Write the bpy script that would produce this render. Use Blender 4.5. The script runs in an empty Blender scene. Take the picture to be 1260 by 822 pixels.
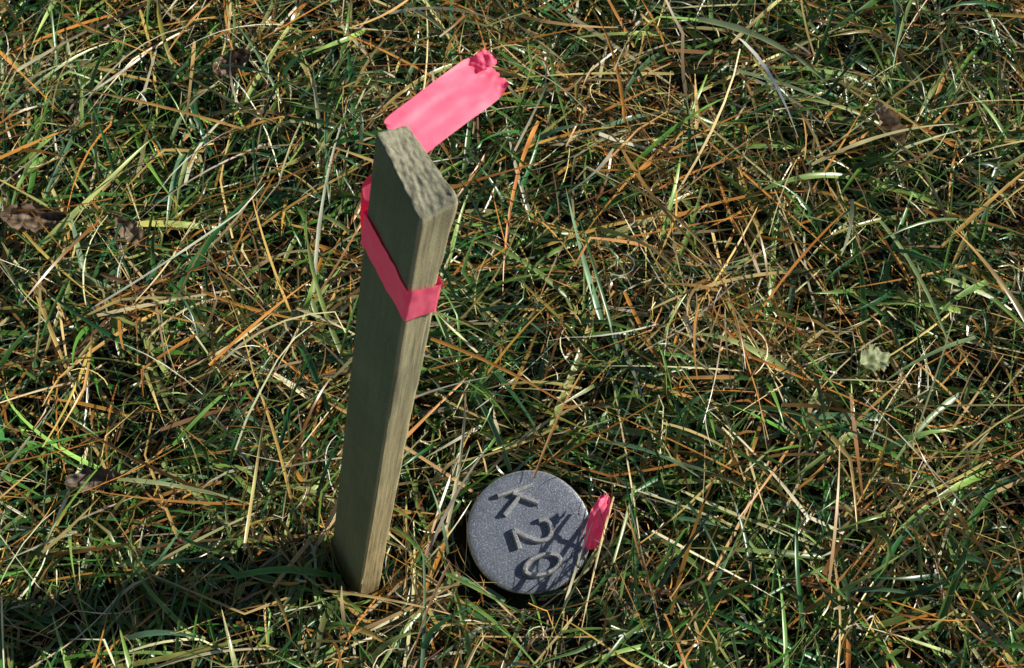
import bpy, math, numpy as np
from mathutils import Vector, Matrix
rng = np.random.default_rng(7)
scene = bpy.context.scene
scene.view_settings.view_transform = 'Standard'
scene.view_settings.look = 'None'
scene.view_settings.exposure = 0

# ------------------------------------------------------------ helpers
def sock(n, *names):
    for k in names:
        if k in n.inputs: return n.inputs[k]
def new_mat(name):
    m = bpy.data.materials.new(name); m.use_nodes = True
    nt = m.node_tree; nt.nodes.clear()
    out = nt.nodes.new('ShaderNodeOutputMaterial')
    return m, nt, out
def ramp(nt, stops):
    r = nt.nodes.new('ShaderNodeValToRGB'); cr = r.color_ramp
    while len(cr.elements) < len(stops): cr.elements.new(0.5)
    for e, (p, c) in zip(cr.elements, stops):
        e.position = p; e.color = (*c, 1)
    return r
def noise_node(nt, vec, scale, detail=4, rough=0.6):
    n = nt.nodes.new('ShaderNodeTexNoise')
    n.inputs['Scale'].default_value = scale; n.inputs['Detail'].default_value = detail
    n.inputs['Roughness'].default_value = rough
    if vec is not None: nt.links.new(vec, n.inputs['Vector'])
    return n
def mix_rgb(nt, fac, a, b, mode='MIX'):
    m = nt.nodes.new('ShaderNodeMixRGB'); m.blend_type = mode
    for i, v in ((0, fac), (1, a), (2, b)):
        if hasattr(v, 'is_linked') or hasattr(v, 'links'): nt.links.new(v, m.inputs[i])
        elif i == 0: m.inputs[0].default_value = v
        else: m.inputs[i].default_value = (*v, 1)
    return m.outputs[0]
def mesh_np(name, V, F, mat=None, smooth=True, col=None):
    """V (n,3), F (m,4) quads"""
    me = bpy.data.meshes.new(name)
    V = np.asarray(V, dtype=np.float32); F = np.asarray(F, dtype=np.int32)
    me.vertices.add(len(V)); me.vertices.foreach_set('co', V.ravel())
    k = F.shape[1]
    me.loops.add(F.size); me.loops.foreach_set('vertex_index', F.ravel())
    me.polygons.add(len(F)); me.polygons.foreach_set('loop_start', np.arange(0, F.size, k, dtype=np.int32))
    me.update(calc_edges=True)
    me.polygons.foreach_set('use_smooth', np.full(len(F), smooth, dtype=bool))
    if col is not None:
        a = me.color_attributes.new('Col', 'FLOAT_COLOR', 'POINT')
        c = np.ones((len(V), 4), dtype=np.float32); c[:, :3] = col
        a.data.foreach_set('color', c.ravel())
    if mat: me.materials.append(mat)
    ob = bpy.data.objects.new(name, me); scene.collection.objects.link(ob)
    return ob
class SN:
    """smooth 2d pseudo noise from sines, about -1..1"""
    def __init__(s, freq, k=10, seed=0):
        r = np.random.default_rng(seed)
        a = r.uniform(0, 2*np.pi, k); f = freq*r.uniform(0.5, 1.6, k)*2*np.pi
        s.kx = f*np.cos(a); s.ky = f*np.sin(a); s.p = r.uniform(0, 2*np.pi, k); s.k = k
    def __call__(s, x, y):
        x = np.asarray(x, float); y = np.asarray(y, float); o = np.zeros(np.broadcast(x, y).shape)
        for a, b, p in zip(s.kx, s.ky, s.p): o += np.sin(a*x+b*y+p)
        return o/math.sqrt(s.k/2.0)*0.6
terr_n = SN(4.0, 10, 3); terr_f = SN(14.0, 10, 4)
def terrain(x, y):
    return 0.009*terr_n(x, y)+0.008*terr_f(x, y)

# ------------------------------------------------------------ camera
cd = bpy.data.cameras.new('camera'); cam = bpy.data.objects.new('camera', cd)
scene.collection.objects.link(cam); scene.camera = cam
cd.sensor_width = 36; cd.lens = 50; cd.clip_start = 0.02; cd.clip_end = 1000
cam.location = (0, 0, 1.0); cam.rotation_euler = (math.radians(30), 0, 0)
cd.dof.use_dof = True; cd.dof.focus_distance = 0.98; cd.dof.aperture_fstop = 36

# ------------------------------------------------------------ light
EL = math.radians(32); AZ = math.radians(80)   # azimuth clockwise from +Y
to_sun = Vector((math.sin(AZ)*math.cos(EL), math.cos(AZ)*math.cos(EL), math.sin(EL)))
sd = bpy.data.lights.new('sun', 'SUN'); so = bpy.data.objects.new('sun', sd)
scene.collection.objects.link(so)
sd.energy = 5.0; sd.angle = math.radians(0.5); sd.color = (1.0, 0.95, 0.82)
so.rotation_euler = to_sun.to_track_quat('Z', 'Y').to_euler(); so.location = to_sun*5
w = bpy.data.worlds.new('World'); scene.world = w; w.use_nodes = True
wn = w.node_tree; bg = wn.nodes['Background']
sky = wn.nodes.new('ShaderNodeTexSky'); sky.sky_type = 'NISHITA'; sky.sun_disc = False
sky.sun_elevation = EL; sky.sun_rotation = AZ
wn.links.new(sky.outputs[0], bg.inputs[0]); bg.inputs[1].default_value = 0.06

# ------------------------------------------------------------ materials
def blade_mat(name, trans=0.3, rough=0.42):
    m, nt, out = new_mat(name)
    at = nt.nodes.new('ShaderNodeAttribute'); at.attribute_name = 'Col'
    p = nt.nodes.new('ShaderNodeBsdfPrincipled'); nt.links.new(at.outputs['Color'], p.inputs['Base Color'])
    p.inputs['Roughness'].default_value = rough
    sock(p, 'Specular IOR Level', 'Specular').default_value = 0.65
    t = nt.nodes.new('ShaderNodeBsdfTranslucent'); nt.links.new(at.outputs['Color'], t.inputs['Color'])
    mx = nt.nodes.new('ShaderNodeMixShader'); mx.inputs[0].default_value = trans
    nt.links.new(p.outputs[0], mx.inputs[1]); nt.links.new(t.outputs[0], mx.inputs[2])
    nt.links.new(mx.outputs[0], out.inputs[0])
    return m
M_grass = blade_mat('grass_blades', 0.15, 0.32)
M_leaf = blade_mat('dry_leaf', 0.2, 0.6)

m, nt, out = new_mat('soil'); M_soil = m
tc = nt.nodes.new('ShaderNodeTexCoord')
n1 = noise_node(nt, tc.outputs['Object'], 14, 8); n2 = noise_node(nt, tc.outputs['Object'], 160, 6)
r1 = ramp(nt, [(0.3, (0.012, 0.014, 0.006)), (0.55, (0.022, 0.026, 0.009)), (0.75, (0.045, 0.034, 0.018))])
nt.links.new(n1.outputs[0], r1.inputs[0])
r2 = ramp(nt, [(0.3, (0.5, 0.5, 0.5)), (0.7, (1.4, 1.35, 1.2))]); nt.links.new(n2.outputs[0], r2.inputs[0])
c = mix_rgb(nt, 1.0, r1.outputs[0], r2.outputs[0], 'MULTIPLY')
p = nt.nodes.new('ShaderNodeBsdfPrincipled'); nt.links.new(c, p.inputs['Base Color']); p.inputs['Roughness'].default_value = 0.95
b = nt.nodes.new('ShaderNodeBump'); b.inputs['Distance'].default_value = 0.01; b.inputs['Strength'].default_value = 0.8
nt.links.new(n2.outputs[0], b.inputs['Height']); nt.links.new(b.outputs[0], p.inputs['Normal'])
nt.links.new(p.outputs[0], out.inputs[0])

def ribbon_mat():
    m, nt, out = new_mat('flagging_tape')
    tc = nt.nodes.new('ShaderNodeTexCoord')
    n = noise_node(nt, tc.outputs['Object'], 90, 3)
    r = ramp(nt, [(0.35, (0.97, 0.155, 0.27)), (0.65, (0.99, 0.215, 0.335))]); nt.links.new(n.outputs[0], r.inputs[0])
    p = nt.nodes.new('ShaderNodeBsdfPrincipled'); nt.links.new(r.outputs[0], p.inputs['Base Color'])
    p.inputs['Roughness'].default_value = 0.5
    sock(p, 'Specular IOR Level', 'Specular').default_value = 0.3
    # weak constant red glow added to brighten shaded tape, standing in for fluorescent dye
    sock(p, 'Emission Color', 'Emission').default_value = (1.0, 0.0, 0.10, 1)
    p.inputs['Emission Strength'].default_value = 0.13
    b = nt.nodes.new('ShaderNodeBump'); b.inputs['Distance'].default_value = 0.0006; b.inputs['Strength'].default_value = 0.15
    nt.links.new(n.outputs[0], b.inputs['Height']); nt.links.new(b.outputs[0], p.inputs['Normal'])
    t = nt.nodes.new('ShaderNodeBsdfTranslucent'); t.inputs['Color'].default_value = (0.98, 0.05, 0.18, 1)
    mx = nt.nodes.new('ShaderNodeMixShader'); mx.inputs[0].default_value = 0.08
    nt.links.new(p.outputs[0], mx.inputs[1]); nt.links.new(t.outputs[0], mx.inputs[2])
    nt.links.new(mx.outputs[0], out.inputs[0]); return m
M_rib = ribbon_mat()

m, nt, out = new_mat('weathered_wood'); M_wood = m
tc = nt.nodes.new('ShaderNodeTexCoord')
mp = nt.nodes.new('ShaderNodeMapping'); mp.inputs['Scale'].default_value = (1, 1, 0.022)
nt.links.new(tc.outputs['Object'], mp.inputs[0])
g1 = noise_node(nt, mp.outputs[0], 520, 6, 0.62); g2 = noise_node(nt, tc.outputs['Object'], 26, 5, 0.6)
g3 = noise_node(nt, tc.outputs['Object'], 1100, 4, 0.75)
mp2 = nt.nodes.new('ShaderNodeMapping'); mp2.inputs['Scale'].default_value = (0.45, 1, 1); mp2.inputs['Rotation'].default_value = (0, 0, 0.35)
nt.links.new(tc.outputs['Object'], mp2.inputs[0])
g4 = noise_node(nt, mp2.outputs[0], 620, 6, 0.75)
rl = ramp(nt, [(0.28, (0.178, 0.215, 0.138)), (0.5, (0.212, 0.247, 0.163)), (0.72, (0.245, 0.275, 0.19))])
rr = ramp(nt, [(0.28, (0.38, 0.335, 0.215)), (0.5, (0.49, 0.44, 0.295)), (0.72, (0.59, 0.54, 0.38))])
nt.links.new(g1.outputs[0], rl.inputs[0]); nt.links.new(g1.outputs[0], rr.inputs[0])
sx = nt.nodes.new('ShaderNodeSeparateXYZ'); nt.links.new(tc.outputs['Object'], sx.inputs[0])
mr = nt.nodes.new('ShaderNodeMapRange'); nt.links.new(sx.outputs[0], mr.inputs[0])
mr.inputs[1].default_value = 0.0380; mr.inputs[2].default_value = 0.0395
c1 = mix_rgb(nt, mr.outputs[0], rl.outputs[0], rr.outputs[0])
# blotches, pits
rb = ramp(nt, [(0.3, (0.80, 0.82, 0.80)), (0.7, (1.14, 1.12, 1.05))]); nt.links.new(g2.outputs[0], rb.inputs[0])
c2 = mix_rgb(nt, 1.0, c1, rb.outputs[0], 'MULTIPLY')
rs = ramp(nt, [(0.38, (0.62, 0.60, 0.55)), (0.50, (1, 1, 1)), (0.62, (1.12, 1.11, 1.08))]); nt.links.new(g3.outputs[0], rs.inputs[0])
c3 = mix_rgb(nt, 0.65, c2, rs.outputs[0], 'MULTIPLY')
# end grain: mottled
rt = ramp(nt, [(0.36, (0.17, 0.16, 0.11)), (0.50, (0.29, 0.28, 0.20)), (0.66, (0.42, 0.40, 0.30))]); nt.links.new(g4.outputs[0], rt.inputs[0])
ge = nt.nodes.new('ShaderNodeNewGeometry'); vt = nt.nodes.new('ShaderNodeVectorTransform'); vt.vector_type = 'NORMAL'; vt.convert_from = 'WORLD'; vt.convert_to = 'OBJECT'
nt.links.new(ge.outputs['Normal'], vt.inputs[0]); sn = nt.nodes.new('ShaderNodeSeparateXYZ'); nt.links.new(vt.outputs[0], sn.inputs[0])
mn = nt.nodes.new('ShaderNodeMapRange'); nt.links.new(sn.outputs[2], mn.inputs[0]); mn.inputs[1].default_value = 0.5; mn.inputs[2].default_value = 0.8
c3 = mix_rgb(nt, mn.outputs[0], c3, rt.outputs[0])
mz = nt.nodes.new('ShaderNodeMapRange'); nt.links.new(sx.outputs[2], mz.inputs[0])
mz.inputs[1].default_value = 0.34; mz.inputs[2].default_value = 0.0
c4 = mix_rgb(nt, mz.outputs[0], c3, mix_rgb(nt, 1.0, c3, (1.25, 1.06, 0.84), 'MULTIPLY'))
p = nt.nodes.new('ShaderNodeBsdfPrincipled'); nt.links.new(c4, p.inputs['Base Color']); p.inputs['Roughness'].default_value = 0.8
sock(p, 'Specular IOR Level', 'Specular').default_value = 0.2
ad = nt.nodes.new('ShaderNodeMath'); ad.operation = 'MULTIPLY_ADD'; nt.links.new(g3.outputs[0], ad.inputs[0]); ad.inputs[1].default_value = 0.6
nt.links.new(g1.outputs[0], ad.inputs[2])
b = nt.nodes.new('ShaderNodeBump'); b.inputs['Distance'].default_value = 0.0007; b.inputs['Strength'].default_value = 0.5
nt.links.new(ad.outputs[0], b.inputs['Height']); nt.links.new(b.outputs[0], p.inputs['Normal'])
nt.links.new(p.outputs[0], out.inputs[0])

def metal(name, lo, hi, rough=0.5, met=0.35, sp=1.9):
    m, nt, out = new_mat(name)
    tc = nt.nodes.new('ShaderNodeTexCoord')
    a = noise_node(nt, tc.outputs['Object'], 70, 6, 0.65); f = noise_node(nt, tc.outputs['Object'], 800, 3, 0.7)
    r = ramp(nt, [(0.3, lo), (0.7, hi)]); nt.links.new(a.outputs[0], r.inputs[0])
    rf = ramp(nt, [(0.38, (0.66, 0.66, 0.66)), (0.56, (1, 1, 1)), (0.66, (sp, sp, sp*0.98))]); nt.links.new(f.outputs[0], rf.inputs[0])
    c = mix_rgb(nt, 1.0, r.outputs[0], rf.outputs[0], 'MULTIPLY')
    p = nt.nodes.new('ShaderNodeBsdfPrincipled'); nt.links.new(c, p.inputs['Base Color'])
    p.inputs['Metallic'].default_value = met; p.inputs['Roughness'].default_value = rough
    b = nt.nodes.new('ShaderNodeBump'); b.inputs['Distance'].default_value = 0.0005; b.inputs['Strength'].default_value = 0.6
    nt.links.new(f.outputs[0], b.inputs['Height']); nt.links.new(b.outputs[0], p.inputs['Normal'])
    nt.links.new(p.outputs[0], out.inputs[0]); return m
M_metal = metal('cast_aluminium', (0.175, 0.20, 0.26), (0.25, 0.275, 0.34))
M_metal2 = metal('cast_aluminium_worn', (0.46, 0.47, 0.48), (0.62, 0.62, 0.62), 0.36, 0.5, 1.4)

# ------------------------------------------------------------ ground
def axis():
    a = np.concatenate([-np.geomspace(3, 300, 26)[::-1], np.linspace(-2.9, 2.9, 260), np.geomspace(3, 300, 26)])
    return a
ax = axis(); X, Y = np.meshgrid(ax, ax+0.6, indexing='ij'); n = len(ax)
V = np.stack([X.ravel(), Y.ravel(), terrain(X, Y).ravel()-0.002], 1)
I = np.arange(n*n).reshape(n, n)
F = np.stack([I[:-1, :-1].ravel(), I[1:, :-1].ravel(), I[1:, 1:].ravel(), I[:-1, 1:].ravel()], 1)
mesh_np('ground', V, F, M_soil)

# ------------------------------------------------------------ stake frame
A0 = np.array([-0.1350, 0.3828, 0.0])
Zs = np.array([0.1459, -0.0177, 0.989]); Zs /= np.linalg.norm(Zs)
Xs = np.array([0.545, -0.838, 0.0]); Xs -= Zs*np.dot(Xs, Zs); Xs /= np.linalg.norm(Xs)
Ys = np.cross(Zs, Xs)
SX, SY = 0.0405, 0.0165
CAP = np.array([0.0118, 0.3958, 0.0255])

# ------------------------------------------------------------ grass
def make_blades(x, y, z, L, w0, el0, el1, az, curl, kt, ka, roll, twist, colb, colt, segs, tip, pw=1.3, floor=0.004, fold=0.0):
    n = len(x); t = np.linspace(0, 1, segs+1)[None, :]
    tm = (t[:, :-1]+t[:, 1:])/2
    el = el0[:, None]+(el1-el0)[:, None]*tm**pw
    a = az[:, None]+curl[:, None]*tm+np.where(tm > kt[:, None], ka[:, None], 0.0)
    d = np.stack([np.cos(el)*np.cos(a), np.cos(el)*np.sin(a), np.sin(el)], 2)
    st = (L/segs)[:, None, None]*d
    P = np.zeros((n, segs+1, 3)); P[:, 1:] = np.cumsum(st, 1)
    P[:, :, 0] += x[:, None]; P[:, :, 1] += y[:, None]; P[:, :, 2] += z[:, None]
    fl = terrain(P[:, :, 0], P[:, :, 1])+floor
    P[:, :, 2] = np.where(P[:, :, 2] < fl, fl+0.15*(fl-P[:, :, 2]).clip(0, 0.05), P[:, :, 2])
    T = np.gradient(P, axis=1); T /= np.linalg.norm(T, axis=2, keepdims=True)+1e-9
    up = np.array([0, 0, 1.0]); S = np.cross(T, up); S /= np.linalg.norm(S, axis=2, keepdims=True)+1e-6
    N = np.cross(S, T)
    ph = roll[:, None]+twist[:, None]*t
    W = S*np.cos(ph)[:, :, None]+N*np.sin(ph)[:, :, None]
    NN = np.cross(W, T)
    prof = (1-t**2.2*(1-0.02))*tip+(1-tip)*(1-0.25*t); prof = prof*(0.75+0.5*np.minimum(t*5, 0.5))
    hw = 0.5*w0[:, None]*prof*np.exp(rng.normal(0, 0.10, (n, segs+1)))
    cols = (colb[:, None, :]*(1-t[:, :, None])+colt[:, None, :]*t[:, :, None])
    cols = cols*np.exp(rng.normal(0, 0.18, (n, segs+1, 1)))
    if fold > 0:
        Vv = np.stack([P-W*hw[:, :, None], P-NN*(hw*fold)[:, :, None], P+W*hw[:, :, None]], 2); k = 3
    else:
        Vv = np.stack([P-W*hw[:, :, None], P+W*hw[:, :, None]], 2); k = 2
    C = np.repeat(cols[:, :, None, :], k, 2)
    if k == 3: C[:, :, 1] *= 0.82
    return P, Vv, C, k
def keep_mask(P):
    x, y, z = P[:, :, 0], P[:, :, 1], P[:, :, 2]
    r2 = np.hypot(x-CAP[0], y-CAP[1])
    inside = ((r2 < 0.046) & (z < 0.040)).any(1)
    over = (np.hypot(x-CAP[0], y+(z-0.026).clip(0)*0.42-CAP[1]) < 0.038).any(1) & (rng.random(len(P)) < 0.98)
    near = (np.hypot((x-CAP[0])/1.0, (y-CAP[1]+0.020)/1.2) < 0.036) & (z > 0.030)
    q = P-A0; lx = q@Xs; ly = q@Ys
    st = ((lx > -0.002) & (lx < SX+0.002) & (ly > -0.002) & (ly < SY+0.002)).any(1)
    st2 = ((lx > -0.008) & (lx < SX+0.015) & (ly > -0.012) & (ly < SY+0.012) & (z > 0.055)).any(1)
    return ~(inside | over | near.any(1) | st | st2)
def quads(nb, segs, k, off):
    base = off+np.arange(nb)[:, None, None]*(segs+1)*k+np.arange(segs)[None, :, None]*k+np.arange(k-1)[None, None, :]
    base = base.ravel()
    return np.stack([base, base+1, base+k+1, base+k], 1)
class Acc:
    def __init__(s): s.V = []; s.F = []; s.C = []; s.off = 0
    def add(s, P, V, C, k, mask=True):
        if mask:
            m = keep_mask(P); P, V, C = P[m], V[m], C[m]
        n, sg = P.shape[0], P.shape[1]-1
        s.F.append(quads(n, sg, k, s.off)); s.V.append(V.reshape(-1, 3)); s.C.append(C.reshape(-1, 3)); s.off += V.reshape(-1, 3).shape[0]
    def build(s, name):
        return mesh_np(name, np.concatenate(s.V), np.concatenate(s.F), M_grass, True, np.concatenate(s.C).clip(0.002, 1))
gmix = SN(2.2, 12, 11); flow = SN(1.6, 8, 12); tuss = SN(5.5, 12, 13); gm2 = SN(7, 12, 15); gap = SN(11, 14, 17)
pal_green = np.array([[0.085, 0.230, 0.038], [0.140, 0.290, 0.050], [0.045, 0.170, 0.050], [0.230, 0.370, 0.090], [0.110, 0.220, 0.110], [0.32, 0.40, 0.12], [0.030, 0.120, 0.038]])
pal_straw = np.array([[0.62, 0.38, 0.11], [0.74, 0.55, 0.22], [0.62, 0.27, 0.055], [0.84, 0.72, 0.40], [0.42, 0.21, 0.06], [0.62, 0.30, 0.065], [0.50, 0.43, 0.20], [0.28, 0.15, 0.07], [0.92, 0.86, 0.60]])
def U(a, b, n): return rng.uniform(a, b, n)
def G(m, s, n): return rng.normal(m, s, n)
def cvar(pal, n, p=None, s=0.26):
    i = rng.choice(len(pal), n, p=p); c = pal[i]*np.exp(G(0, s, n))[:, None]
    return c*np.exp(rng.normal(0, 0.06, (n, 3)))
def field(acc, x0, x1, y0, y1, dens, mask):
    area = (x1-x0)*(y1-y0)
    def pos(n, want=None):
        x = U(x0, x1, n); y = U(y0, y1, n)
        if want is not None:
            k = rng.random(n) < want(x, y); x, y = x[k], y[k]
        return x, y
    gp = lambda x, y: (0.74+0.55*gap(x, y)).clip(0.08, 1)
    greenp = lambda x, y: gp(x, y)*(0.82+0.36*gmix(x, y)+0.30*gm2(x, y)-0.10*np.clip((x-0.05)*2, -0.5, 1)+0.25*np.clip((0.47-y)*3, 0, 1)).clip(0.18, 1)
    strawp = lambda x, y: gp(x, y)*(0.62-0.36*gmix(x, y)-0.28*gm2(x, y)+0.14*np.clip((x-0.05)*2, -0.5, 1)-0.16*np.clip((0.47-y)*3, 0, 1)).clip(0.12, 1)
    # 1 low dark mat
    x, y = pos(int(6500*dens*area)); n = len(x)
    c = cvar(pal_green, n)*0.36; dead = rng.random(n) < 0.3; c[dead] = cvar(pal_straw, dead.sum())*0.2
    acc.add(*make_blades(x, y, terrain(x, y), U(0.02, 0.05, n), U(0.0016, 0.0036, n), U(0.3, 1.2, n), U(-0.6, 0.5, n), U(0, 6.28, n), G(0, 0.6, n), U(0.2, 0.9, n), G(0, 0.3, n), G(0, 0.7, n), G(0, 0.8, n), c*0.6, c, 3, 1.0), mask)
    # 1b chopped debris
    x, y = pos(int(5000*dens*area)); n = len(x)
    c = cvar(pal_straw, n, [.1, .12, .1, .1, .2, .1, .1, .13, .05])*0.8
    acc.add(*make_blades(x, y, terrain(x, y)+U(0.01, 0.040, n), U(0.005, 0.018, n), U(0.0010, 0.0030, n), G(0, 0.4, n), G(0, 0.4, n), U(0, 6.28, n), G(0, 0.6, n), U(0.2, 0.9, n), G(0, 0.3, n), G(0, 0.8, n), G(0, 0.8, n), c*0.9, c, 2, 0.4, floor=0.008), mask)
    # 2 green arching blades
    x, y = pos(int(16500*dens*area), greenp); n = len(x)
    az = U(0, 6.28, n); az = np.where(rng.random(n) < 0.45, flow(x, y)*2.2+G(0, 0.6, n)+0.2, az)
    c = cvar(pal_green, n, [0.22, 0.19, 0.18, 0.12, 0.10, 0.07, 0.12]); tipc = c.copy(); dry = rng.random(n) < 0.16; tipc[dry] = cvar(pal_straw, dry.sum())*0.8
    L = U(0.025, 0.085, n)*(1+0.2*tuss(x, y))
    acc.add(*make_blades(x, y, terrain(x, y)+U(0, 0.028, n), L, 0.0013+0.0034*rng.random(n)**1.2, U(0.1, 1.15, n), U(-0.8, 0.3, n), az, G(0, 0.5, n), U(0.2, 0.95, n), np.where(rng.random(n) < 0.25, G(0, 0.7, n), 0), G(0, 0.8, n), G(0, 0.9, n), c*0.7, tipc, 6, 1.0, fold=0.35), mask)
    # 3 straw lying and tangled
    x, y = pos(int(12000*dens*area), strawp); n = len(x)
    az = np.where(rng.random(n) < 0.6, flow(x, y)*1.8+G(0, 0.5, n)+np.where(rng.random(n) < 0.5, 0.75, -0.55), U(0, 6.28, n))
    c = cvar(pal_straw, n); c *= (0.78+0.32*gm2(y*1.3, x*1.3))[:, None]
    acc.add(*make_blades(x, y, terrain(x, y)+0.004+0.042*rng.random(n)*(1+0.3*tuss(x, y)), U(0.025, 0.13, n)*np.exp(G(0, 0.15, n)), 0.0008+0.0028*rng.random(n)**2, G(0.10, 0.26, n), G(-0.16, 0.28, n), az, G(0, 0.4, n), U(0.15, 0.9, n), np.where(rng.random(n) < 0.35, G(0, 0.8, n), 0), G(0, 0.8, n), G(0, 1.1, n), c*0.9, c, 6, 0.55, floor=0.008), mask)
    # 4 thin curly dry threads
    x, y = pos(int(2000*dens*area)); n = len(x)
    c = cvar(pal_straw, n, [.1, .15, .05, .2, .1, .05, .15, .1, .1])
    acc.add(*make_blades(x, y, terrain(x, y)+U(0.008, 0.045, n), U(0.02, 0.07, n), U(0.0006, 0.0012, n), G(0.2, 0.5, n), G(-0.2, 0.6, n), U(0, 6.28, n), G(0, 1.7, n), U(0.15, 0.9, n), G(0, 0.8, n), G(0, 1, n), G(0, 2, n), c, c, 8, 0.3, floor=0.01), mask)
    # 5 long straws on top
    x, y = pos(int(1700*dens*area), strawp); n = len(x)
    az = np.where(rng.random(n) < 0.5, -0.6+G(0, 0.4, n), 0.9+G(0, 0.45, n))+0.6*flow(x, y)+np.pi*(rng.random(n) < 0.5)
    c = cvar(pal_straw, n, [.2, .2, .19, .10, .03, .17, .04, .02, .05], 0.14)
    acc.add(*make_blades(x, y, terrain(x, y)+U(0.022, 0.044, n), U(0.06, 0.20, n), U(0.0013, 0.0034, n), G(0.14, 0.10, n), G(-0.18, 0.12, n), az, G(0, 0.25, n), U(0.2, 0.9, n), np.where(rng.random(n) < 0.3, G(0, 0.6, n), 0), G(0, 0.5, n), G(0, 0.8, n), c, c, 10, 0.8, floor=0.015, fold=0.3), mask)
    # 6 long green blades on top
    x, y = pos(int(2300*dens*area), greenp); n = len(x)
    c = cvar(pal_green, n, [.17, .2, .12, .22, .12, .12, .05]); tipc = c*1.1; dry = rng.random(n) < 0.22; tipc[dry] = cvar(pal_straw, dry.sum())
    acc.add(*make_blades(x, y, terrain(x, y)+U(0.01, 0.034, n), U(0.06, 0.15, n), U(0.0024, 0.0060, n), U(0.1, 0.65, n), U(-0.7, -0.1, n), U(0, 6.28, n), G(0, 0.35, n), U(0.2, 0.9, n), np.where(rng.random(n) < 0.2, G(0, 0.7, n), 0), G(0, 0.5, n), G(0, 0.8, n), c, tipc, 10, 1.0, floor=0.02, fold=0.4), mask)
acc = Acc()
field(acc, -0.68, 0.75, -0.10, 1.40, 1.0, True)
# individual conspicuous blades: x0,y0,z0, x1,y1, width, rise, colour
hero = [(-0.242, 0.586, .060, -0.1416, 0.5565, .0028, .05, (0.66, 0.32, 0.06)),
        (-0.0625, 0.5434, .060, 0.0516, 0.4777, .0030, .04, (0.62, 0.28, 0.06)),
        (-0.2766, 0.2904, .045, -0.168, 0.316, .0055, .15, (0.38, 0.38, 0.10)),
        (0.099, 0.394, .040, 0.185, 0.316, .0040, .30, (0.20, 0.32, 0.08)),
        (0.165, 0.873, .055, 0.278, 0.79, .0060, .20, (0.28, 0.35, 0.18)),
        (0.190, 0.820, .050, 0.285, 0.775, .0055, .25, (0.24, 0.32, 0.16)),
        (0.249, 0.7127, .055, 0.377, 0.755, .0034, .25, (0.62, 0.56, 0.28)),
        (0.074, 0.414, .055, 0.046, 0.305, .0024, .15, (0.60, 0.46, 0.22)),
        (0.090, 0.425, .050, 0.062, 0.335, .0030, .25, (0.24, 0.32, 0.09)),
        (0.30, 0.66, .05, 0.34, 0.53, .0040, .25, (0.26, 0.36, 0.15)),
        (0.34, 0.50, .05, 0.28, 0.44, .0050, .30, (0.25, 0.36, 0.15)),
        (0.36, 0.55, .05, 0.27, 0.50, .0040, .30, (0.22, 0.33, 0.14)),
        (-0.38, 0.60, .05, -0.33, 0.50, .0042, .2, (0.62, 0.44, 0.14)),
        (-0.29, 0.43, .05, -0.19, 0.41, .0036, .2, (0.42, 0.47, 0.22)),
        (-0.03, 0.335, .05, 0.03, 0.27, .0036, .3, (0.18, 0.32, 0.07)),
        (-0.05, 0.36, .045, 0.004, 0.330, .0028, .3, (0.22, 0.36, 0.09)),
        (-0.06, 0.345, .045, -0.01, 0.352, .0018, .2, (0.62, 0.48, 0.22)),
        (-0.085, 0.395, .045, -0.055, 0.36, .0028, .4, (0.18, 0.34, 0.07)),
        (-0.105, 0.330, .045, -0.140, 0.350, .0026, .5, (0.22, 0.34, 0.07)),
        (-0.15, 0.35, .035, -0.185, 0.30, .0040, .3, (0.14, 0.28, 0.07))]
h = np.array([[a[0], a[1], a[2], a[3], a[4], a[5], a[6]] for a in hero]); hc = np.array([a[7] for a in hero]); n = len(h)
dx, dy = h[:, 3]-h[:, 0], h[:, 4]-h[:, 1]
cu = G(0, 0.25, n)
acc.add(*make_blades(h[:, 0], h[:, 1], h[:, 2]-0.008, np.hypot(dx, dy)*1.02, h[:, 5], h[:, 6], -h[:, 6], np.arctan2(dy, dx)-cu/2, cu, np.ones(n), np.zeros(n), G(0, 0.3, n), G(0, 0.4, n), hc, hc, 12, 0.9, pw=1.0, floor=0.02, fold=0.35), False)
grass = acc.build('grass')
# the lawn goes on around: lighter tiles, children of the one grass object
acc2 = Acc(); field(acc2, -0.76, 0.76, -0.76, 0.76, 0.35, False)
tile = acc2.build('grass_patch')
tiles = []
for i in range(-2, 3):
    for j in range(-2, 3):
        if i == 0 and j == 0: continue
        o = tile if not tiles else bpy.data.objects.new('grass_patch', tile.data)
        if tiles: scene.collection.objects.link(o)
        o.location = (i*1.5, 0.65+j*1.5, 0); o.rotation_euler = (0, 0, math.pi/2*rng.integers(4)); o.parent = grass
        tiles.append(o)

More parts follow.
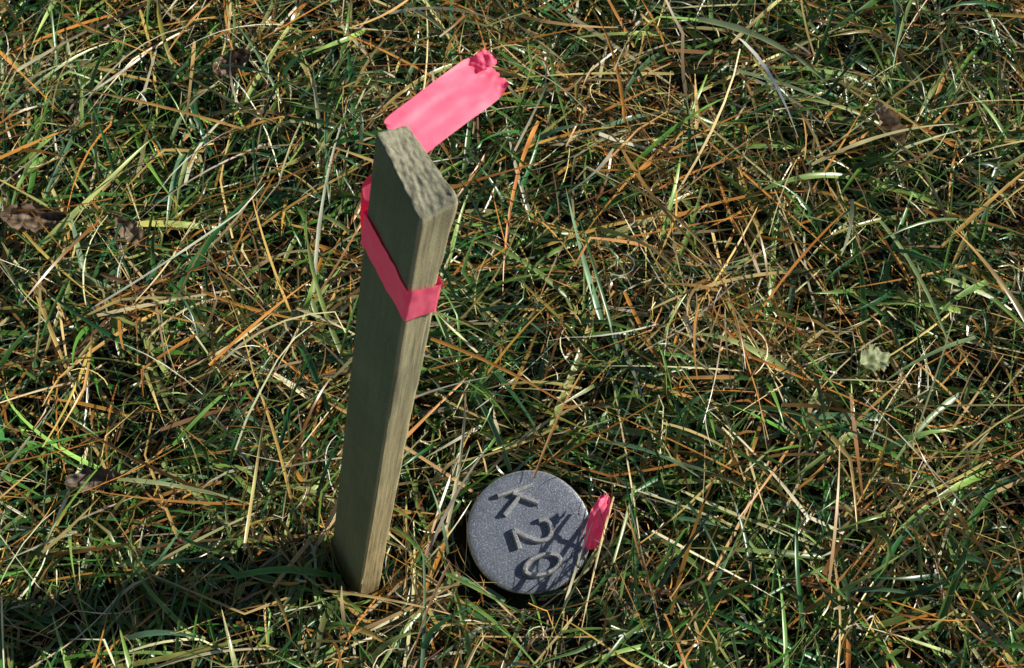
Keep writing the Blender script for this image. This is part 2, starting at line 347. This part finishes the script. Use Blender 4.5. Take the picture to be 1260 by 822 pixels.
# ------------------------------------------------------------ dead leaves
def leaf(name, loc, L, Wd, rot, col, curl=0.5, seed=0, rough=1.0):
    r = np.random.default_rng(seed); nu, nv = 30, 17
    u = np.linspace(0, 1, nu); v = np.linspace(-1, 1, nv)
    Ug, Vg = np.meshgrid(u, v, indexing='ij')
    wv = np.sin(np.pi*u**0.8)**0.7*(1+0.16*np.sin(u*23+r.uniform(0, 6))+0.10*np.sin(u*57+r.uniform(0, 6)))+0.02
    x = (Ug-0.5)*L; y = Vg*wv[:, None]*Wd/2
    nz = SN(40, 8, seed+50); nf = SN(140, 10, seed+80)
    z = curl*Wd*(Vg**2)*0.5*(0.6+0.6*np.sin(Ug*5+seed))+0.10*Wd*nz(x*2, y*2)+0.0009*rough*nf(x, y)-0.06*Wd*(np.abs(Vg) < 0.08)+0.15*L*(Ug-0.5)**2*curl*3
    y = y*(1-0.25*curl*np.abs(Vg))
    V = np.stack([x.ravel(), y.ravel(), z.ravel()], 1)
    I = np.arange(nu*nv).reshape(nu, nv)
    F = np.stack([I[:-1, :-1].ravel(), I[1:, :-1].ravel(), I[1:, 1:].ravel(), I[:-1, 1:].ravel()], 1)
    C = np.array(col)[None, :]*(0.8+rough*(0.35*nz(x*3+1, y*3)+0.3*nf(x, y))).ravel()[:, None]
    C = np.where((np.abs(Vg) < 0.08).ravel()[:, None], C*1.3, C)
    o = mesh_np(name, V, F, M_leaf, True, C.clip(0.01, 1)); o.location = loc; o.rotation_euler = rot
    return o
leaf('dead_leaf', (-0.386, 0.660, 0.046), 0.050, 0.028, (0.5, 0.1, 0.1), (0.20, 0.135, 0.09), 0.9, 1)
leaf('dead_leaf', (-0.304, 0.642, 0.046), 0.034, 0.020, (0.3, 0.2, -0.8), (0.28, 0.20, 0.13), 0.8, 2)
leaf('dead_leaf', (-0.243, 0.822, 0.046), 0.036, 0.026, (0.5, -0.1, 0.5), (0.24, 0.16, 0.11), 0.9, 3)
leaf('dead_leaf', (-0.3085, 0.431, 0.036), 0.042, 0.022, (0.3, 0.2, 0.2), (0.16, 0.12, 0.09), 0.9, 4)
leaf('dead_leaf', (0.322, 0.757, 0.038), 0.050, 0.020, (0.2, 0.3, -1.1), (0.42, 0.31, 0.20), 0.9, 5)
leaf('green_leaf', (0.278, 0.528, 0.046), 0.032, 0.022, (0.2, 0.3, 0.5), (0.42, 0.48, 0.25), 0.35, 6, 0.25)

# ------------------------------------------------------------ stake
stake = bpy.data.objects.new('wooden_survey_stake', None); scene.collection.objects.link(stake)
MS = Matrix(((Xs[0], Ys[0], Zs[0], A0[0]), (Xs[1], Ys[1], Zs[1], A0[1]), (Xs[2], Ys[2], Zs[2], A0[2]), (0, 0, 0, 1)))
stake.matrix_world = MS
def perim(off=0.0, npx=26, npy=18, ch=0.0007):
    a0, a1, b0, b1 = -off, SX+off, -off, SY+off; pts = []
    def seg(p, q, k):
        for i in range(k): pts.append((p[0]+(q[0]-p[0])*i/k, p[1]+(q[1]-p[1])*i/k))
    seg((a0+ch, b0), (a1-ch, b0), npx); seg((a1-ch, b0), (a1, b0+ch), 3)
    seg((a1, b0+ch), (a1, b1-ch), npy); seg((a1, b1-ch), (a1-ch, b1), 3)
    seg((a1-ch, b1), (a0+ch, b1), npx); seg((a0+ch, b1), (a0, b1-ch), 3)
    seg((a0, b1-ch), (a0, b0+ch), npy); seg((a0, b0+ch), (a0+ch, b0), 3)
    return np.array(pts)
def ztop(x, y):
    u = np.clip(x/SX, 0, 1); v = np.clip(y/SY, 0, 1)
    return (1-u)*(1-v)*.529+u*(1-v)*.5150+u*v*.5215+(1-u)*v*.525
pr = perim(); npn = len(pr); nz = 190
ctr = np.array([SX/2, SY/2])
nrm = np.where(np.abs(pr-ctr)/np.array([SX/2, SY/2]) > 0.93, np.sign(pr-ctr), 0); nrm = nrm/np.linalg.norm(nrm, axis=1)[:, None].clip(0.5)
g_l = SN(1.0, 14, 21); g_c = SN(1.0, 14, 22); chip = SN(1.0, 10, 23)
Vs = []
side = np.arange(npn)
for k in range(nz+1):
    t = k/nz; zt = ztop(pr[:, 0], pr[:, 1]); z = -0.12+(zt+0.12)*t
    dd = 0.00008*g_l(side*0.45, z*4)+0.00035*g_c(side*0.02, z*3)
    right = pr[:, 0] > SX*0.97
    dd += np.where(right, 0.00008*g_c(side*0.3, z*25), 0)
    corner = np.exp(-((pr[:, 0]-SX)**2+(pr[:, 1]-0)**2)/(2*0.002**2))
    dd -= corner*0.0009*np.maximum(0, chip(z*12, 0.3*np.ones_like(z)))*1.2
    corner = np.exp(-((pr[:, 0]-SX)**2+(pr[:, 1]-SY)**2)/(2*0.0015**2))
    dd -= corner*0.0007*np.maximum(0, chip(z*20, 5.3*np.ones_like(z)))
    # worn, splayed top
    cr = np.exp(-((pr[:, 0]-SX)**2+(pr[:, 1]-SY)**2)/(2*0.006**2)); dd += cr*0.0014*np.exp(-((zt-z-0.006)/0.016)**2)
    top = np.exp(-(zt-z)/0.0010); dd -= 0.0005*top*(0.6+0.8*chip(side*0.35, 0*z+2))
    q = pr+nrm*dd[:, None]
    Vs.append(np.column_stack([q, z]))
last = Vs[-1]
nr = 16; tn = SN(90, 12, 24); tn2 = SN(340, 12, 25)
for k in range(1, nr+1):
    s = 1-k/nr*0.995
    q = ctr+(last[:, :2]-ctr)*s
    e = min(1, k/2)
    zz = ztop(q[:, 0], q[:, 1])+e*(0.0006*tn(q[:, 0], q[:, 1]*0.5)+0.0003*tn2(q[:, 0]*0.6, q[:, 1]))
    Vs.append(np.column_stack([q, zz]))
R = len(Vs); V = np.concatenate(Vs)
I = np.arange(R*npn).reshape(R, npn); In = np.roll(I, -1, 1)
F = np.stack([I[:-1].ravel(), In[:-1].ravel(), In[1:].ravel(), I[1:].ravel()], 1)
post = mesh_np('post', V, F, M_wood); post.parent = stake

# tape band
pb = perim(0.0007, 30, 20, 0.0010); nb = len(pb); na = 9
def zband(p):
    u = np.clip(p[:, 0]/SX, 0, 1); v = np.clip(p[:, 1]/SY, 0, 1)
    return (1-u)*(1-v)*.4555+u*(1-v)*.4455+u*v*.4400+(1-u)*v*.437
zb = zband(pb); wr = SN(1.0, 10, 31)
nb_ = np.where(np.abs(pb-ctr)/np.array([SX/2, SY/2]) > 0.95, np.sign(pb-ctr), 0)
Vb = []
for k in range(na):
    s = k/(na-1)-0.5
    o = 0.00035+0.00035*np.abs(wr(np.arange(nb)*0.07, s*3+np.zeros(nb)))+0.0004*(abs(s) > 0.4)*np.maximum(0, wr(np.arange(nb)*0.12, np.zeros(nb)+4))
    q = pb+nb_*o[:, None]
    Vb.append(np.column_stack([q, zb+s*0.0262+0.0006*wr(np.arange(nb)*0.1, np.zeros(nb)+s*2)]))
Vb = np.concatenate(Vb); I = np.arange(na*nb).reshape(na, nb); In = np.roll(I, -1, 1)
F = np.stack([I[:-1].ravel(), In[:-1].ravel(), In[1:].ravel(), I[1:].ravel()], 1)
ribbon = bpy.data.objects.new('pink_flagging_ribbon', None); scene.collection.objects.link(ribbon); ribbon.matrix_world = MS
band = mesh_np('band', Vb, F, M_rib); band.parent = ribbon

def catmull(P, n):
    P = np.array(P, float); P = np.vstack([2*P[0]-P[1], P, 2*P[-1]-P[-2]]); out = []
    m = len(P)-3
    for t in np.linspace(0, m-1e-6, n):
        i = int(t); f = t-i; a, b, c, d = P[i:i+4]
        out.append(0.5*((2*b)+(-a+c)*f+(2*a-5*b+4*c-d)*f*f+(-a+3*b-3*c+d)*f**3))
    return np.array(out)
def strip(name, st, n=90, na=17, wrinkle=0.0006, seed=5, crumple=0.0, jag=0.002):
    P = catmull([s[0] for s in st], n); W = catmull([s[1] for s in st], n)
    T = np.gradient(P, axis=0); N = np.cross(T, W); N /= np.linalg.norm(N, axis=1)[:, None]+1e-9
    T /= np.linalg.norm(T, axis=1)[:, None]+1e-9
    u = np.linspace(0, 1, n); v = np.linspace(-0.5, 0.5, na); nn = SN(1.0, 12, seed); n2 = SN(1.0, 12, seed+1)
    Ug, Vg = np.meshgrid(u, v, indexing='ij')
    d = wrinkle*nn(Ug*2.5, Vg*2)+wrinkle*0.25*nn(Ug*8, Vg*6)
    e = np.clip((Ug-0.84)/0.16, 0, 1)**1.5
    d = d+crumple*e*(n2(Ug*9, Vg*3.5)+0.6*np.abs(n2(Ug*14+3, Vg*8)))
    V = P[:, None, :]+W[:, None, :]*Vg[:, :, None]+N[:, None, :]*d[:, :, None]
    V += (T[:, None, :]*(e*jag*n2(Vg*6, Vg*0+1))[:, :, None])
    I = np.arange(n*na).reshape(n, na)
    F = np.stack([I[:-1, :-1].ravel(), I[1:, :-1].ravel(), I[1:, 1:].ravel(), I[:-1, 1:].ravel()], 1)
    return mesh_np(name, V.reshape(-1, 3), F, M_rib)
B = np.stack([Xs, Ys, Zs], 1)
def l2w(p): return A0+B@np.array(p)
def lv(p): return B@np.array(p)
S0 = l2w((-0.006, 0.018, 0.505)); E0 = np.array((-0.0105, 0.4315, 0.4925))
Wt = np.array((.0142, -.0175, -.0080))
stn = [(l2w((-.0012, .0125, .440)), lv((0, -.025, -.002))),
       (l2w((-.0035, .0120, .462)), lv((-.001, -.025, -.002))),
       (l2w((-.0055, .0115, .485)), lv((0, -.022, -.004))),
       (l2w((-.0065, .0120, .500)), lv((.010, -.014, -.012))),
       (S0, Wt*0.95),
       (S0+(E0-S0)*0.35+np.array((0, 0, .0004)), Wt),
       (S0+(E0-S0)*0.7+np.array((0, 0, .0004)), Wt*1.02),
       (S0+(E0-S0)*0.92, Wt*1.02+np.array((0.000, 0.000, 0.001))),
       (E0+np.array((0.003, 0.002, 0.001)), Wt*0.9+np.array((0.0, 0.001, 0.004)))]
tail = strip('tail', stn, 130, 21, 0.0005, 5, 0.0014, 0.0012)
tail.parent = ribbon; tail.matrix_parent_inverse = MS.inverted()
# gathered knot of tape at the tail end
kn = [(E0+np.array((-0.009, 0.002, 0.001)), Wt*0.30), (E0+np.array((-0.004, 0.003, 0.0045)), Wt*0.40+np.array((0, 0, .003))),
      (E0+np.array((0.000, 0.006, 0.005)), Wt*0.36+np.array((0.002, 0, .002))), (E0+np.array((-0.001, 0.010, 0.003)), Wt*0.22)]
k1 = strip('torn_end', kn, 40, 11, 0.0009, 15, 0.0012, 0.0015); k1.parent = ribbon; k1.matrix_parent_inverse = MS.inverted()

# scrap of the same tape by the marker
sc = [((.0575, .383, .022), (.011, -.003, .004)), ((.0605, .393, .038), (.013, -.004, .004)), ((.064, .403, .049), (.013, -.002, .003)), ((.068, .414, .049), (.006, -.001, -.002))]
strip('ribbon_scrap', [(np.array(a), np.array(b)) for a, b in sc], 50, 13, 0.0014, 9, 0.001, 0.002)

# ------------------------------------------------------------ survey marker
mk = bpy.data.objects.new('survey_marker', None); scene.collection.objects.link(mk)
mk.location = CAP+np.array((0.001, 0, 0)); mk.rotation_euler = (math.radians(13), math.radians(2), 0)
prof = [(0.0003, 0.0), (0.012, 0), (0.024, -0.0001), (0.034, -0.0002), (0.0400, -0.0003), (0.0430, -0.0005), (0.0446, -0.0009), (0.0454, -0.0015), (0.0458, -0.0023), (0.0458, -0.0044), (0.0444, -0.0056), (0.036, -0.007), (0.016, -0.011), (0.013, -0.018), (0.013, -0.12)]
ns = 96; th = np.linspace(0, 2*np.pi, ns, endpoint=False); wob = SN(1, 6, 41)
V = np.concatenate([np.stack([r*np.cos(th)*(1+0.004*wob(np.cos(th), np.sin(th))), r*np.sin(th)*(1+0.004*wob(np.cos(th), np.sin(th))), np.full(ns, z)], 1) for r, z in prof])
I = np.arange(len(prof)*ns).reshape(len(prof), ns); In = np.roll(I, -1, 1)
F = np.stack([I[:-1].ravel(), I[1:].ravel(), In[1:].ravel(), In[:-1].ravel()], 1)
cap = mesh_np('cap', V, F, M_metal); cap.parent = mk
cap.data.materials.append(M_metal2)
mi = np.zeros(len(F), dtype=np.int32); mi[ns*6:ns*9] = 1; cap.data.polygons.foreach_set('material_index', mi)
def stroke(pts, closed=False):
    pts = np.array(pts, float)
    if closed: T = np.roll(pts, -1, 0)-np.roll(pts, 1, 0)
    else: T = np.gradient(pts, axis=0)
    T /= np.linalg.norm(T, axis=1)[:, None]; Nn = np.stack([-T[:, 1], T[:, 0]], 1)
    pf = [(-.0022, -.0006), (-.0016, .0028), (-.0009, .0040), (.0009, .0040), (.0016, .0028), (.0022, -.0006)]
    Vv = np.stack([np.column_stack([pts+Nn*a, np.full(len(pts), b)]) for a, b in pf], 1)
    m = len(pts); k = len(pf); I = np.arange(m*k).reshape(m, k); rows = m if closed else m-1; Fs = []
    for i in range(rows):
        j = (i+1) % m
        for q in range(k-1): Fs.append((I[i, q], I[j, q], I[j, q+1], I[i, q+1]))
    if not closed:
        for i in (0, m-1): Fs.append((I[i, 0], I[i, 1], I[i, 4], I[i, 5])); Fs.append((I[i, 1], I[i, 2], I[i, 3], I[i, 4]))
    return Vv.reshape(-1, 3), Fs
a_ = np.array((.33, -.944)); b_ = np.array((.944, .33))
GH, GW = 0.0270, 0.0160
def glyph(c, pts): return [np.array(c)+a_*(p[0]-0.5)*GW+b_*(p[1]-0.5)*GH for p in pts]
th = np.linspace(0, 2*np.pi, 36, endpoint=False)
kc, tc_, oc = (-.0085, .0230), (.0030, -.0015), (.0095, -.0245)
two = [(0.05, 0.74), (0.10, 0.88), (0.25, 0.98), (0.5, 1.0), (0.75, 0.96), (0.93, 0.82), (0.95, 0.66), (0.86, 0.50), (0.62, 0.33), (0.34, 0.16), (0.08, 0.0)]
strokes = [(glyph(kc, [(0.05, t) for t in np.linspace(0, 1, 5)]), False),
           (glyph(kc, [(0.15+0.8*t, 0.42+0.58*t) for t in np.linspace(0, 1, 5)]), False),
           (glyph(kc, [(0.38+0.6*t, 0.56-0.56*t) for t in np.linspace(0, 1, 5)]), False),
           (glyph(tc_, catmull([(*p, 0) for p in two], 30)[:, :2]), False),
           (glyph(tc_, [(0.08+0.92*t, 0.0) for t in np.linspace(0, 1, 4)]), False),
           (glyph(oc, [(0.5+0.42*math.cos(t), 0.5+0.5*math.sin(t)) for t in th]), True)]
LV, LF, off = [], [], 0
for pts, cl in strokes:
    v, f = stroke(pts, cl); LV.append(v); LF += [tuple(i+off for i in q) for q in f]; off += len(v)
lt = mesh_np('raised_lettering', np.concatenate(LV), np.array(LF), M_metal2, False); lt.parent = mk
print('polys grass', len(grass.data.polygons), len(tile.data.polygons))
